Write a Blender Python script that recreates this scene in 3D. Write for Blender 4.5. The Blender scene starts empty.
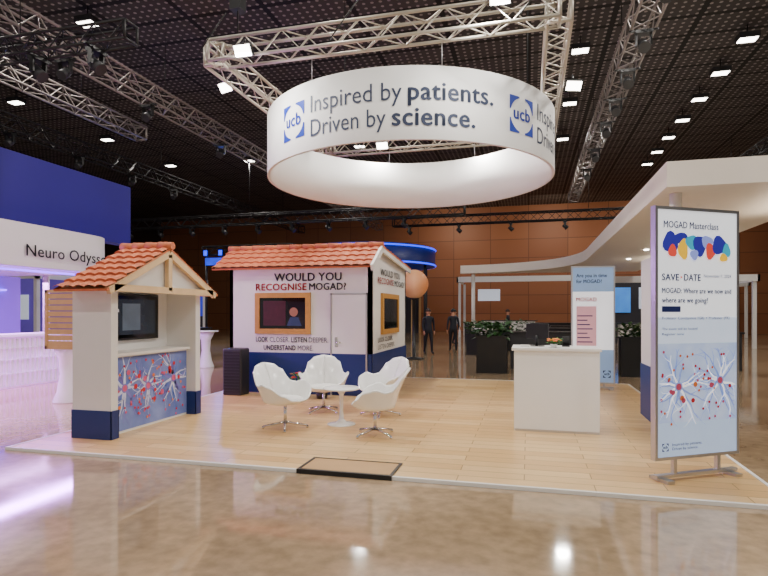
import bpy, math, random
from mathutils import Vector, Matrix
random.seed(7)
C = bpy.context.scene.collection
PZ = 0.03   # platform top height

# ------------------------------------------------------------------ materials
def lin(h):
    h = h.lstrip('#'); o = []
    for i in (0, 2, 4):
        c = int(h[i:i+2], 16) / 255
        o.append(c / 12.92 if c <= .04045 else ((c + .055) / 1.055) ** 2.4)
    return (*o, 1)

MATS = {}
def M(name, col, rough=.5, metal=0, emit=0, var=.06, scale=6, spec=.5):
    if name in MATS: return MATS[name]
    m = bpy.data.materials.new(name); m.use_nodes = True
    nt = m.node_tree; b = nt.nodes['Principled BSDF']
    c = lin(col)
    n = nt.nodes.new('ShaderNodeTexNoise'); n.inputs['Scale'].default_value = scale
    n.inputs['Detail'].default_value = 3
    tc = nt.nodes.new('ShaderNodeTexCoord'); nt.links.new(tc.outputs['Object'], n.inputs['Vector'])
    mix = nt.nodes.new('ShaderNodeMix'); mix.data_type = 'RGBA'
    mix.inputs[6].default_value = tuple(x * (1 - var) for x in c[:3]) + (1,)
    mix.inputs[7].default_value = tuple(min(1, x * (1 + var)) for x in c[:3]) + (1,)
    nt.links.new(n.outputs[0], mix.inputs[0])
    nt.links.new(mix.outputs[2], b.inputs['Base Color'])
    b.inputs['Roughness'].default_value = rough
    b.inputs['Metallic'].default_value = metal
    b.inputs['Specular IOR Level'].default_value = spec
    if emit:
        nt.links.new(mix.outputs[2], b.inputs['Emission Color'])
        b.inputs['Emission Strength'].default_value = emit
    MATS[name] = m
    return m

def nodes(m):
    return m.node_tree, m.node_tree.nodes, m.node_tree.links

white = M('white_paint', '#e3e0db', .45, var=.02)
whitegloss = M('white_gloss', '#ecebe8', .18, var=.01)
fabric = M('white_fabric', '#e4e2df', .8, var=.02, scale=3)
navy = M('navy_paint', '#142c6a', .45, var=.05)
blueprint = M('royal_blue_print', '#1638a8', .5)
redprint = M('red_print', '#c8202c', .5)
greyprint = M('grey_print', '#33373f', .5)
alu = M('aluminium', '#c9c9cc', .3, .9, var=.04)
chrome = M('chrome', '#d8d8da', .12, 1)
trussm = M('truss_aluminium', '#bdb6a8', .4, .55, var=.08)
trussd = M('truss_dull_aluminium', '#8c8480', .45, .45, var=.1)
trussb = M('truss_black', '#1b1a1c', .5, .2)
black = M('black_plastic', '#101012', .4)
darkgrey = M('dark_grey', '#2a2a2d', .5)
screenm = M('screen_glass', '#0a0b0e', .08)
pine = M('pine_wood', '#cfa66e', .5, var=.18, scale=9)
pine2 = M('light_beam_wood', '#d9b98c', .55, var=.15, scale=9)
winwood = M('golden_window_wood', '#b8863c', .5, var=.2, scale=12)
lampface = M('lamp_face', '#fff8ec', .5, emit=14, var=0)
beige = M('cream_paint', '#eee6d8', .5, var=.02)

terra = M('terracotta', '#cf6a3c', .7)
nt, N, L = nodes(terra)
for n in list(N):
    if n.type == 'MIX':
        n.inputs[6].default_value = lin('#9c3f20'); n.inputs[7].default_value = lin('#e4895a')
    if n.type == 'TEX_NOISE': n.inputs['Scale'].default_value = 9
litwhite = M('lightbox_white', '#eef3fb', .4, emit=.62, var=.01)
ledblue = M('led_blue', '#1533ff', .4, emit=2.6, var=.05)
ledviolet = M('led_violet', '#7a3cff', .4, emit=5, var=.05)
lilac = M('white_with_lilac_light', '#e0b4f8', .4, emit=.5, var=.05)  # violet light on the white counter, put into its colour and glow
indigo = M('indigo_wall', '#22107c', .5, emit=.1, var=.06, scale=1)

plank = bpy.data.materials.new('plank_floor'); plank.use_nodes = True
nt, N, L = nodes(plank); b = N['Principled BSDF']
tc = N.new('ShaderNodeTexCoord'); mp = N.new('ShaderNodeMapping')
L.new(tc.outputs['Object'], mp.inputs['Vector'])
br = N.new('ShaderNodeTexBrick'); L.new(mp.outputs[0], br.inputs['Vector'])
br.inputs['Color1'].default_value = lin('#edc68c'); br.inputs['Color2'].default_value = lin('#d9ad70')
br.inputs['Mortar'].default_value = lin('#a07a48')
br.inputs['Scale'].default_value = 1; br.inputs['Brick Width'].default_value = 1.25
br.inputs['Row Height'].default_value = .19; br.inputs['Mortar Size'].default_value = .005
br.inputs['Bias'].default_value = -.1
mp2 = N.new('ShaderNodeMapping'); mp2.inputs['Scale'].default_value = (1.2, 14, 1)
L.new(tc.outputs['Object'], mp2.inputs['Vector'])
ns = N.new('ShaderNodeTexNoise'); ns.inputs['Scale'].default_value = 3; ns.inputs['Detail'].default_value = 6
L.new(mp2.outputs[0], ns.inputs['Vector'])
mx = N.new('ShaderNodeMix'); mx.data_type = 'RGBA'; mx.blend_type = 'MULTIPLY'; mx.inputs[0].default_value = .3
L.new(br.outputs['Color'], mx.inputs[6]); L.new(ns.outputs[0], mx.inputs[7]); L.new(mx.outputs[2], b.inputs['Base Color'])
b.inputs['Roughness'].default_value = .32

conc = bpy.data.materials.new('polished_concrete'); conc.use_nodes = True
nt, N, L = nodes(conc); b = N['Principled BSDF']
tc = N.new('ShaderNodeTexCoord')
n1 = N.new('ShaderNodeTexNoise'); n1.inputs['Scale'].default_value = .5; n1.inputs['Detail'].default_value = 7; n1.inputs['Roughness'].default_value = .6
n2 = N.new('ShaderNodeTexNoise'); n2.inputs['Scale'].default_value = 9; n2.inputs['Detail'].default_value = 8
L.new(tc.outputs['Object'], n1.inputs['Vector']); L.new(tc.outputs['Object'], n2.inputs['Vector'])
cr = N.new('ShaderNodeValToRGB'); cr.color_ramp.elements[0].position = .3; cr.color_ramp.elements[1].position = .7
cr.color_ramp.elements[0].color = lin('#8f7a5e'); cr.color_ramp.elements[1].color = lin('#b0987a')
L.new(n1.outputs[0], cr.inputs[0])
mx = N.new('ShaderNodeMix'); mx.data_type = 'RGBA'; mx.blend_type = 'OVERLAY'; mx.inputs[0].default_value = .45
L.new(cr.outputs[0], mx.inputs[6]); L.new(n2.outputs[0], mx.inputs[7]); L.new(mx.outputs[2], b.inputs['Base Color'])
rr = N.new('ShaderNodeMapRange'); rr.inputs[1].default_value = .3; rr.inputs[2].default_value = .7; rr.inputs[3].default_value = .04; rr.inputs[4].default_value = .13
L.new(n1.outputs[0], rr.inputs[0]); L.new(rr.outputs[0], b.inputs['Roughness'])
b.inputs['Specular IOR Level'].default_value = 1.0; b.inputs['IOR'].default_value = 1.6

ceil = bpy.data.materials.new('perforated_ceiling'); ceil.use_nodes = True
nt, N, L = nodes(ceil); b = N['Principled BSDF']
tc = N.new('ShaderNodeTexCoord')
vs = N.new('ShaderNodeVectorMath'); vs.operation = 'SCALE'; vs.inputs[3].default_value = 1 / .24
L.new(tc.outputs['Object'], vs.inputs[0])
vf = N.new('ShaderNodeVectorMath'); vf.operation = 'FRACTION'; L.new(vs.outputs[0], vf.inputs[0])
sub = N.new('ShaderNodeVectorMath'); sub.operation = 'SUBTRACT'; sub.inputs[1].default_value = (.5, .5, 0)
L.new(vf.outputs[0], sub.inputs[0])
ml = N.new('ShaderNodeVectorMath'); ml.operation = 'MULTIPLY'; ml.inputs[1].default_value = (1, 1, 0); L.new(sub.outputs[0], ml.inputs[0])
ln = N.new('ShaderNodeVectorMath'); ln.operation = 'LENGTH'; L.new(ml.outputs[0], ln.inputs[0])
lt = N.new('ShaderNodeMath'); lt.operation = 'LESS_THAN'; lt.inputs[1].default_value = .2; L.new(ln.outputs['Value'], lt.inputs[0])
bk = N.new('ShaderNodeTexBrick'); L.new(tc.outputs['Object'], bk.inputs['Vector'])
bk.offset = 0; bk.inputs['Scale'].default_value = 1; bk.inputs['Brick Width'].default_value = 2.4; bk.inputs['Row Height'].default_value = 1.2
bk.inputs['Mortar Size'].default_value = .09
bk.inputs['Color1'].default_value = lin('#474342'); bk.inputs['Color2'].default_value = lin('#3c3938'); bk.inputs['Mortar'].default_value = lin('#0e0d0e')
mx = N.new('ShaderNodeMix'); mx.data_type = 'RGBA'; mx.inputs[7].default_value = lin('#a09894')
L.new(lt.outputs[0], mx.inputs[0]); L.new(bk.outputs['Color'], mx.inputs[6])
L.new(mx.outputs[2], b.inputs['Base Color']); b.inputs['Roughness'].default_value = .7

timber = bpy.data.materials.new('timber_hall_wall'); timber.use_nodes = True
nt, N, L = nodes(timber); b = N['Principled BSDF']
tc = N.new('ShaderNodeTexCoord'); bk = N.new('ShaderNodeTexBrick')
mp = N.new('ShaderNodeMapping'); mp.inputs['Rotation'].default_value = (math.pi/2, 0, 0); L.new(tc.outputs['Object'], mp.inputs[0]); L.new(mp.outputs[0], bk.inputs['Vector'])
bk.inputs['Scale'].default_value = 1; bk.inputs['Brick Width'].default_value = 3; bk.inputs['Row Height'].default_value = 1.5; bk.offset = 0
bk.inputs['Mortar Size'].default_value = .03
bk.inputs['Color1'].default_value = lin('#9a6340'); bk.inputs['Color2'].default_value = lin('#8e5838'); bk.inputs['Mortar'].default_value = lin('#6e442c')
L.new(bk.outputs['Color'], b.inputs['Base Color']); b.inputs['Roughness'].default_value = .5

# ------------------------------------------------------------------ mesh builder
class MB:
    def __init__(s): s.v = []; s.f = []; s.fm = []; s.fs = []; s.mats = []
    def mi(s, m):
        if m not in s.mats: s.mats.append(m)
        return s.mats.index(m)
    def add(s, vs, fs, m, smooth=False):
        o = len(s.v); s.v += [tuple(x) for x in vs]; k = s.mi(m)
        for f in fs: s.f.append([i + o for i in f]); s.fm.append(k); s.fs.append(smooth)
    def box(s, a, b, m):
        (x0, y0, z0), (x1, y1, z1) = a, b
        s.add([(x0,y0,z0),(x1,y0,z0),(x1,y1,z0),(x0,y1,z0),(x0,y0,z1),(x1,y0,z1),(x1,y1,z1),(x0,y1,z1)],
              [(0,3,2,1),(4,5,6,7),(0,1,5,4),(1,2,6,5),(2,3,7,6),(3,0,4,7)], m)
        return s
    def beam(s, p, q, w, h, m, up=(0,0,1)):
        p = Vector(p); q = Vector(q); d = (q-p).normalized(); u = Vector(up)
        r = d.cross(u)
        if r.length < 1e-4: r = d.cross(Vector((0,1,0)))
        r.normalize(); u = r.cross(d).normalized()
        vs = []
        for c in (p, q):
            for a, b in ((-1,-1),(1,-1),(1,1),(-1,1)): vs.append(c + r*a*w/2 + u*b*h/2)
        s.add(vs, [(3,2,1,0),(4,5,6,7),(0,1,5,4),(1,2,6,5),(2,3,7,6),(3,0,4,7)], m)
    def cyl(s, p, q, r, r2=None, n=8, m=None, smooth=True, caps=True):
        r2 = r if r2 is None else r2
        p = Vector(p); q = Vector(q); d = (q-p).normalized()
        a = d.orthogonal().normalized(); b = d.cross(a)
        vs = []
        for c, rad in ((p, r), (q, r2)):
            for i in range(n):
                t = 2*math.pi*i/n; vs.append(c + (a*math.cos(t)+b*math.sin(t))*rad)
        fs=[(i, (i+1)%n, n+(i+1)%n, n+i) for i in range(n)]
        s.add(vs, fs, m, smooth)
        if caps:
            o=len(s.v)-2*n; k=s.mi(m)
            s.f.append([o+i for i in range(n)][::-1]); s.fm.append(k); s.fs.append(False)
            s.f.append([o+n+i for i in range(n)]); s.fm.append(k); s.fs.append(False)
        return s
    def lathe(s, prof, n, m, c=(0,0,0), smooth=True):
        vs = []
        for r, z in prof:
            for i in range(n):
                t = 2*math.pi*i/n; vs.append((c[0]+r*math.cos(t), c[1]+r*math.sin(t), c[2]+z))
        fs = []
        for j in range(len(prof)-1):
            for i in range(n): fs.append((j*n+i, j*n+(i+1)%n, (j+1)*n+(i+1)%n, (j+1)*n+i))
        s.add(vs, fs, m, smooth); return s
    def grid(s, fn, nu, nv, m, smooth=True):
        vs = [fn(i/nu, j/nv) for j in range(nv+1) for i in range(nu+1)]
        fs = [(j*(nu+1)+i, j*(nu+1)+i+1, (j+1)*(nu+1)+i+1, (j+1)*(nu+1)+i) for j in range(nv) for i in range(nu)]
        s.add(vs, fs, m, smooth)
    def poly(s, pts, m): s.add(pts, [tuple(range(len(pts)))], m)
    def prism(s, pts, z0, z1, m):
        n = len(pts)
        vs = [(x,y,z0) for x,y in pts] + [(x,y,z1) for x,y in pts]
        s.add(vs, [tuple(range(n))[::-1], tuple(range(n,2*n))] + [(i,(i+1)%n,n+(i+1)%n,n+i) for i in range(n)], m)
    def ball(s, c, r, m, n=12, k=8, sz=1):
        return s.lathe([(max(1e-4, r*math.sin(math.pi*j/k)), -r*math.cos(math.pi*j/k)*sz) for j in range(k+1)], n, m, c)
    def rect(s, F, u0, v0, u1, v1, m, off=.002, seg=1):
        for i in range(seg):
            a = u0+(u1-u0)*i/seg; b = u0+(u1-u0)*(i+1)/seg
            s.poly([F(a,v0,off),F(b,v0,off),F(b,v1,off),F(a,v1,off)], m)
    def disc(s, F, u, v, r, m, off=.003, n=14, ry=None):
        ry = ry or r
        s.poly([F(u+r*math.cos(2*math.pi*i/n), v+ry*math.sin(2*math.pi*i/n), off) for i in range(n)], m)
    def poly2(s, F, pts, m, off=.003): s.poly([F(u,v,off) for u,v in pts], m)
    def text(s, F, body, u0, v0, m, width=None, cap=.1, bold=0, off=.005):
        vs, fs, x0, x1 = text_geo(body, bold)
        sy = cap / CAP; sx = (width/(x1-x0)) if width else sy
        shifts = [0] if not bold else [-bold, 0, bold]
        for i, dx in enumerate(shifts):
            s.add([F(u0+(x-x0+dx)*sx, v0+y*sy, off+i*.0002) for x, y in vs], fs, m)
        if bold:
            for dy in (-bold*.6, bold*.6):
                s.add([F(u0+(x-x0)*sx, v0+(y+dy)*sy, off+.0008) for x, y in vs], fs, m)

def text_geo(body, bold=0):
    cu = bpy.data.curves.new('t', 'FONT'); cu.body = body; cu.size = 1; cu.resolution_u = 3
    if bold: cu.space_character = 1.0 + bold*2.2
    ob = bpy.data.objects.new('t', cu); C.objects.link(ob)
    bpy.context.view_layer.update()
    me = bpy.data.meshes.new_from_object(ob.evaluated_get(bpy.context.evaluated_depsgraph_get()))
    vs = [(v.co.x, v.co.y) for v in me.vertices]; fs = [tuple(p.vertices) for p in me.polygons]
    bpy.data.objects.remove(ob); bpy.data.curves.remove(cu); bpy.data.meshes.remove(me)
    xs = [v[0] for v in vs]
    return vs, fs, min(xs), max(xs)
_h = text_geo('H'); CAP = max(v[1] for v in _h[0])

ORG = {}
def empty(name, loc, label, cat, rz=0, group=None):
    e = bpy.data.objects.new(name, None); e.location = loc; e.rotation_euler = (0,0,rz); C.objects.link(e)
    e.empty_display_size = .1
    e['label'] = label; e['category'] = cat
    if group: e['group'] = group
    ORG[e.name] = Vector(loc)
    return e
def fin(mb, name, parent=None, local=False, label=None, cat=None, struct=False, group=None, bevel=0, solid=0, kind=None):
    me = bpy.data.meshes.new(name)
    vs = [Vector(v) for v in mb.v]
    if parent is not None:
        po = Vector((0,0,0)) if local else ORG[parent.name]
        vs = [v-po for v in vs]
        o = sum((v for v in vs), Vector())/len(vs)
        vs = [v-o for v in vs]
    else:
        xs=[v.x for v in vs]; ys=[v.y for v in vs]; zs=[v.z for v in vs]
        o = Vector(((min(xs)+max(xs))/2,(min(ys)+max(ys))/2,min(zs)))
        vs = [v-o for v in vs]
    me.from_pydata([tuple(v) for v in vs], [], mb.f)
    for m in mb.mats: me.materials.append(m)
    me.polygons.foreach_set('material_index', mb.fm); me.polygons.foreach_set('use_smooth', mb.fs)
    me.update()
    ob = bpy.data.objects.new(name, me); C.objects.link(ob); ob.location = o
    if parent is not None: ob.parent = parent
    if not local: ORG[ob.name] = (o + (ORG[parent.name] if parent is not None else Vector()))
    if label: ob['label'] = label
    if cat: ob['category'] = cat
    if struct: ob['kind'] = 'structure'
    if kind: ob['kind'] = kind
    if group: ob['group'] = group
    if bevel:
        bv = ob.modifiers.new('bevel','BEVEL'); bv.width = bevel; bv.segments = 2; bv.limit_method = 'ANGLE'
    if solid:
        sd = ob.modifiers.new('solid','SOLIDIFY'); sd.thickness = solid; sd.offset = 0
    return ob

def P(o, ud, n):
    o=Vector(o); ud=Vector(ud).normalized(); n=Vector(n).normalized(); z=Vector((0,0,1))
    return lambda u,v,off=0: o+ud*u+z*v+n*off

def clone(e, loc, rz=None, label=None):
    c = e.copy(); c.location = loc
    if rz is not None: c.rotation_euler = (0,0,rz)
    C.objects.link(c)
    if label: c['label'] = label
    def rec(src, dst):
        for ch in list(src.children):
            k = ch.copy(); k.parent = dst; C.objects.link(k); rec(ch, k)
    rec(e, c)
    return c

# ------------------------------------------------------------------ hall shell
X0,X1,Y0,Y1,H = -34,34,-8,46,10.2
mb=MB(); mb.box((X0,Y0,-.2),(X1,Y1,0),conc); fin(mb,'floor',struct=True,label='polished grey-brown concrete hall floor',cat='floor')
mb=MB(); mb.box((X0,Y0,H),(X1,Y1,H+.2),ceil); fin(mb,'ceiling',struct=True,label='dark perforated metal hall ceiling',cat='ceiling')
mb=MB(); mb.box((X0,Y1,0),(X1,Y1+.3,H),timber); fin(mb,'wall_back',struct=True,label='brown timber panelled hall wall',cat='wall')
mb=MB(); mb.box((X0-.3,Y0,0),(X0,Y1,H),M('dark_wall','#3a2c26',.7)); fin(mb,'wall_left',struct=True,label='dark brown hall wall',cat='wall')
mb=MB(); mb.box((X1,Y0,0),(X1+.3,Y1,H),M('dark_wall','#3a2c26',.7)); fin(mb,'wall_right',struct=True,label='dark brown hall wall',cat='wall')

# ------------------------------------------------------------------ trusses
def truss_geo(mb, p, q, w, m, r=.025, rd=.012, n=6):
    p=Vector(p); q=Vector(q); d=(q-p); Ln=d.length; d.normalize()
    up=Vector((0,0,1)); rt=d.cross(up).normalized()
    cs=[rt*a*w/2+up*b*w/2 for a,b in ((-1,-1),(1,-1),(1,1),(-1,1))]
    for c in cs: mb.cyl(p+c,q+c,r,n=n,m=m)
    k=max(1,round(Ln/w)); st=Ln/k
    for i in range(k):
        a=p+d*st*i; b=p+d*st*(i+1)
        for j in range(4):
            c0,c1=cs[j],cs[(j+1)%4]
            if (i+j)%2: c0,c1=c1,c0
            mb.cyl(a+c0,b+c1,rd,n=4,m=m,caps=False)
    for e in (p,q):
        for j in range(4): mb.cyl(e+cs[j],e+cs[(j+1)%4],r,n=n,m=m)
def hung_truss(p,q,w,m,label,r=.025,rd=.012,gap=8):
    base=(Vector(p)+Vector(q))/2
    e=empty('lighting_truss',base,label,'truss',group='trusses hung from the hall ceiling')
    mb=MB(); truss_geo(mb,p,q,w,m,r,rd); fin(mb,'lattice_frame',e)
    P0=Vector(p);Q=Vector(q);Ln=(Q-P0).length;k=max(2,int(Ln/gap)+1)
    for i in range(k):
        a=P0.lerp(Q,(i+.5)/k); fin(MB().cyl(a+Vector((0,0,w/2)),(a.x,a.y,H),.012,n=5,m=black),'suspension_cable',e)
    return e
hung_truss((-10.8,4,8),(-10.8,40,8),.5,trussd,'silver aluminium box truss with lamps hung under the ceiling',.035,.018)
hung_truss((-13.4,6,8),(-13.4,17,8),.45,trussd,'short silver aluminium box truss hung under the ceiling',.035,.018)
hung_truss((-17,6,8),(-17,40,8),.5,trussb,'black box truss hung under the ceiling',.035,.018)
hung_truss((2.4,6,8),(2.4,32.5,8),.5,trussd,'silver aluminium box truss carrying spotlights',.03,.015)
hung_truss((9.5,14,8.4),(9.5,40,8.4),.5,trussb,'black box truss hung under the ceiling',.035,.018)
hung_truss((-18,9.1,7),(-7.4,9.1,7),.35,trussb,'black truss crossbar carrying moving head lamps',.03,.015)
hung_truss((-26,27,6.6),(-3,27,6.6),.5,trussb,'long black crossbar truss with dark lamps',.04,.02)
hung_truss((-8,33,7.1),(22,33,7.1),.5,trussb,'long black crossbar truss near the timber wall',.04,.02)
hung_truss((8,22,6.2),(24,22,6.2),.5,trussb,'black crossbar truss above the far stands',.04,.02)

def head_lamp(loc):
    e=empty('moving_head_lamp',loc,'black moving head stage lamp clamped under a truss','stage lamp',group='stage lamps under the trusses')
    fin(MB().box((-.3,-.03,-.03),(.3,.03,0),black),'clamp_bar',e,local=True)
    mb=MB(); mb.box((-.17,-.1,-.1),(.17,.1,-.03),black); mb.box((-.17,-.05,-.35),(-.13,.05,-.1),black); mb.box((.13,-.05,-.35),(.17,.05,-.1),black); fin(mb,'yoke',e,local=True)
    fin(MB().cyl((0,-.12,-.44),(0,.1,-.24),.125,.1,n=14,m=darkgrey),'lamp_barrel',e,local=True)
    return e
hp=math.pi/2
hl=head_lamp((-15,9.1,6.795)); hl.rotation_euler=(0,0,hp)
for x in (-13.2,-11.4,-9.6,-8.2): clone(hl,(x,9.1,6.795),hp)
for y in (11,13,15,17,19,22,25): clone(hl,(2.4,y,7.72),0)
for y in (11,14,18,23): clone(hl,(-10.8,y,7.715),0)
for y in (10,12,15,18,21,24): clone(hl,(-17,y,7.715),0)
for x in range(-24,-4,2): clone(hl,(x,27,6.31),hp)
for x in range(-7,22,3): clone(hl,(x,33,6.81),hp)
for x in range(9,24,3): clone(hl,(x,22,5.91),hp)

def flood(loc,label):
    e=empty('ceiling_floodlight',loc,label,'floodlight',group='floodlights on the hall ceiling')
    mb=MB(); mb.box((-.28,-.2,-.02),(.28,.2,.14),darkgrey); mb.cyl((0,0,.14),(0,0,.45),.02,n=6,m=black); fin(mb,'housing',e,local=True)
    fin(MB().box((-.24,-.16,-.035),(.24,.16,-.02),lampface),'lamp_face',e,local=True)
    return e
fl=None
fz=H-.45
spots=[(6.3,18.7+2.4*k) for k in range(7)]+[(1.55,18.2),(1.55,22.7),(1.55,27.3)]+[(-19.2,17.2+4.8*k) for k in range(3)]
spots+=[(-14.5,27),(-8,26),(13,20),(13,26),(13,32)]
spots+=[(a,b) for a in (-12,-4.5,3,9) for b in (-2,4,9.5,13)]
for s in spots:
    if fl is None: fl=flood((s[0],s[1],fz),'square white floodlight panel fixed to the hall ceiling')
    else: clone(fl,(s[0],s[1],fz))
LC=(1,.95,.88)
def area(name,loc,rot,sx,sy,power,col=LC):
    l=bpy.data.lights.new(name,'AREA'); l.shape='RECTANGLE'; l.size=sx; l.size_y=sy; l.energy=power; l.color=col
    o=bpy.data.objects.new(name,l); o.location=loc; o.rotation_euler=rot; C.objects.link(o); return o
for a in (-12,-4.5,3,9):
    for b in (-2,4,9.5,13): area('hall_lamp',(a,b,fz-.05),(0,0,0),.48,.32,225)
for a,b in ((6.3,21.1),(1.55,27.3),(-8,26),(-14.5,27),(-19.2,22),(13,26),(6.3,33.1)):
    area('hall_lamp',(a,b,fz-.05),(0,0,0),.48,.32,290)

# ------------------------------------------------------------------ stand truss and ring banner
RC=Vector((-2.1,9.89)); RR=2.53; RB=3.96+PZ; RT=4.97+PZ
tz=5.47+PZ; tx0,tx1,ty0,ty1=-4.58,.38,7.43,12.4
e=empty('rigging_truss_square',(RC.x,RC.y,tz),'square silver aluminium truss frame hung above the round banner','truss')
mb=MB()
for p,q in (((tx0,ty0,tz),(tx1,ty0,tz)),((tx1,ty0,tz),(tx1,ty1,tz)),((tx1,ty1,tz),(tx0,ty1,tz)),((tx0,ty1,tz),(tx0,ty0,tz))):
    truss_geo(mb,p,q,.3,trussm,.026,.011,8)
fin(mb,'lattice_frame',e)
for x,y in ((tx0+.4,ty0),(tx1-.4,ty0),(tx1-.4,ty1),(tx0+.4,ty1)):
    mb=MB(); mb.cyl((x,y,tz+.15),(x,y,H),.012,n=6,m=black); mb.box((x-.09,y-.09,tz+.6),(x+.09,y+.09,tz+.95),black)
    fin(mb,'chain_hoist',e)
for x in (tx0-.2,tx0+1.9,tx1-.5): fin(MB().cyl((x,ty0-.17,tz-.1),(x+.5,ty0-.17,tz+.5),.01,n=5,m=black),'power_cable',e)
def tflood(loc,rz,label):
    e=empty('truss_floodlight',loc,label,'floodlight',rz=rz,group='floodlights clamped to the square truss')
    mb=MB(); a=math.radians(35)
    mb.beam((-.14,0,0),(.14,0,0),.06,.18,black,up=(0,-math.sin(a),math.cos(a)))
    mb.cyl((0,0,.05),(0,.05,.18),.02,n=8,m=black)
    fin(mb,'housing',e,local=True)
    mb=MB(); n=Vector((0,-math.cos(a),-math.sin(a)))*.033
    u=Vector((0,-math.sin(a),math.cos(a)))*.075
    mb.poly([Vector((-.125,0,0))-u+n,Vector((.125,0,0))-u+n,Vector((.125,0,0))+u+n,Vector((-.125,0,0))+u+n],lampface)
    fin(mb,'lamp_face',e,local=True); return e
t1=tflood((-3.95,ty0-.25,tz-.12),0,'bright white rectangular floodlight clamped to the square truss')
clone(t1,(-.35,ty0-.25,tz+.12),0)
clone(t1,(tx0-.32,ty0+.9,tz-.1),-.3)
clone(t1,(tx1+.34,ty0+2.3,tz-.1),.3)
clone(t1,(-3.2,ty1-.26,tz-.1),0); clone(t1,(-1,ty1-.26,tz-.1),0)

e=empty('round_hanging_banner',(RC.x,RC.y,RB),'large white ring shaped fabric banner with slogan hung from a truss','banner')
mb=MB(); mb.lathe([(RR,RB),(RR,RT),(RR-.05,RT),(RR-.05,RB),(RR,RB)],144,fabric,(RC.x,RC.y,0)); fin(mb,'fabric_ring',e)
for i in range(8):
    t=2*math.pi*i/8+.39; p=Vector((RC.x+(RR-.03)*math.cos(t),RC.y+(RR-.03)*math.sin(t),RT))
    q=Vector((min(max(p.x,tx0),tx1),min(max(p.y,ty0),ty1),tz-.17)); fin(MB().cyl(p,q,.006,n=5,m=alu),'suspension_wire',e)
a0=math.atan2(-RC.y,-RC.x)
def ringF(shift):
    def F(u,v,off=0):
        t=a0+shift+u/RR; r=RR+off
        return Vector((RC.x+r*math.cos(t),RC.y+r*math.sin(t),RB+v))
    return F
def ucb_logo(mb,F,cu,cv,s,m=blueprint,off=.006):
    h=s/2; n=8; R=h*1.0; ai=math.radians(14)
    for sx,sy in ((1,1),(-1,1),(-1,-1),(1,-1)):
        arc=[];rim=[]
        for i in range(n+1):
            t=ai+(math.pi/2-2*ai)*i/n
            arc.append((cu+sx*R*math.cos(t),cv+sy*R*math.sin(t)))
            k=1/max(abs(math.cos(t)),abs(math.sin(t)))
            rim.append((cu+sx*h*1.06*k*math.cos(t),cv+sy*h*1.06*k*math.sin(t)))
        rim.insert(n//2+1,(cu+sx*h*1.06,cv+sy*h*1.06))
        for i in range(n): 
            if i<n//2: mb.poly([F(*arc[i],off),F(*arc[i+1],off),F(*rim[i+1],off),F(*rim[i],off)],m)
            else: mb.poly([F(*arc[i],off),F(*arc[i+1],off),F(*rim[i+2],off),F(*rim[i+1],off)],m)
    mb.text(F,'ucb',cu-s*.36,cv-s*.13,m,width=s*.72,cap=s*.36,bold=.03,off=off)
mb=MB()
slate=M('slate_text','#323d58',.5)
for k in range(4):
    F=ringF(math.radians(84*k))
    r=lambda d: math.radians(d)*RR
    ucb_logo(mb,F,r(-43.5),.5,.5)
    mb.text(F,'Inspired by',r(-34.5),.54,slate,width=1.42,cap=.245,off=.006)
    mb.text(F,'patients.',r(-34.5)+1.51,.54,slate,width=1.23,cap=.245,bold=.025,off=.006)
    mb.text(F,'Driven by',r(-34.5),.19,slate,width=1.2,cap=.245,off=.006)
    mb.text(F,'science.',r(-34.5)+1.29,.19,slate,width=1.16,cap=.245,bold=.025,off=.006)
fin(mb,'lettering',e)

# ------------------------------------------------------------------ platform
px0,px1,py0,py1=-5.95,2.12,5.25,13.25
e=empty('raised_floor_platform',((px0+px1)/2,(py0+py1)/2,0),'low raised platform with light oak plank flooring and white edge trim','platform')
mb=MB(); mb.box((px0,py0,0.002),(px1,py1,PZ),plank); fin(mb,'plank_flooring',e)
t=.035
for a,b in (((px0-t,py0-t,.001),(px1+t,py0,PZ+.006)),((px0-t,py1,.001),(px1+t,py1+t,PZ+.006)),((px0-t,py0,.001),(px0,py1,PZ+.006)),((px1,py0,.001),(px1+t,py1,PZ+.006))): fin(MB().box(a,b,white),'edge_trim',e)
e=empty('access_ramp',(-1.78,5.25,0),'small wooden access ramp panel with black edging set in the platform','ramp')
fin(MB().box((-2.24,5.24,PZ+.001),(-1.31,5.66,PZ+.012),M('ramp_wood','#b48d5a',.5,var=.1)),'ramp_board',e)
z0=PZ+.001; z1=PZ+.016
for a,b in (((-2.27,5.2,.001),(-1.28,5.24,z1)),((-2.27,5.66,z0),(-1.28,5.685,z1)),((-2.27,5.24,z0),(-2.24,5.66,z1)),((-1.31,5.24,z0),(-1.28,5.66,z1))): fin(MB().box(a,b,black),'edging',e)

# ------------------------------------------------------------------ tiled roofs
def tiles(mb,eL,eR,rR,rL,ncol,nrow,m,amp=.022,step=.025):
    eL,eR,rR,rL=map(Vector,(eL,eR,rR,rL))
    nrm=(eR-eL).cross(rL-eL).normalized()
    if nrm.z<0: nrm=-nrm
    nu=ncol*6; rows=[]
    for i in range(nrow):
        rows.append((i/nrow,step)); rows.append(((i+1)/nrow,0))
    vs=[]
    for v,h in rows:
        for k in range(nu+1):
            u=k/nu; p=eL.lerp(eR,u).lerp(rL.lerp(rR,u),v)
            vs.append(p+nrm*(h+amp*abs(math.sin(math.pi*ncol*u))))
    fs=[(j*(nu+1)+i,j*(nu+1)+i+1,(j+1)*(nu+1)+i+1,(j+1)*(nu+1)+i) for j in range(len(rows)-1) for i in range(nu)]
    mb.add(vs,fs,m,False)
    d=nrm*-.03; mb.poly([eL+d,eR+d,rR+d,rL+d],pine); mb.poly([eL,eR,eR+d,eL+d],terra)
    mb.poly([eR,rR,rR+d,eR+d],terra); mb.poly([eL,rL,rL+d,eL+d],terra)
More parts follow.
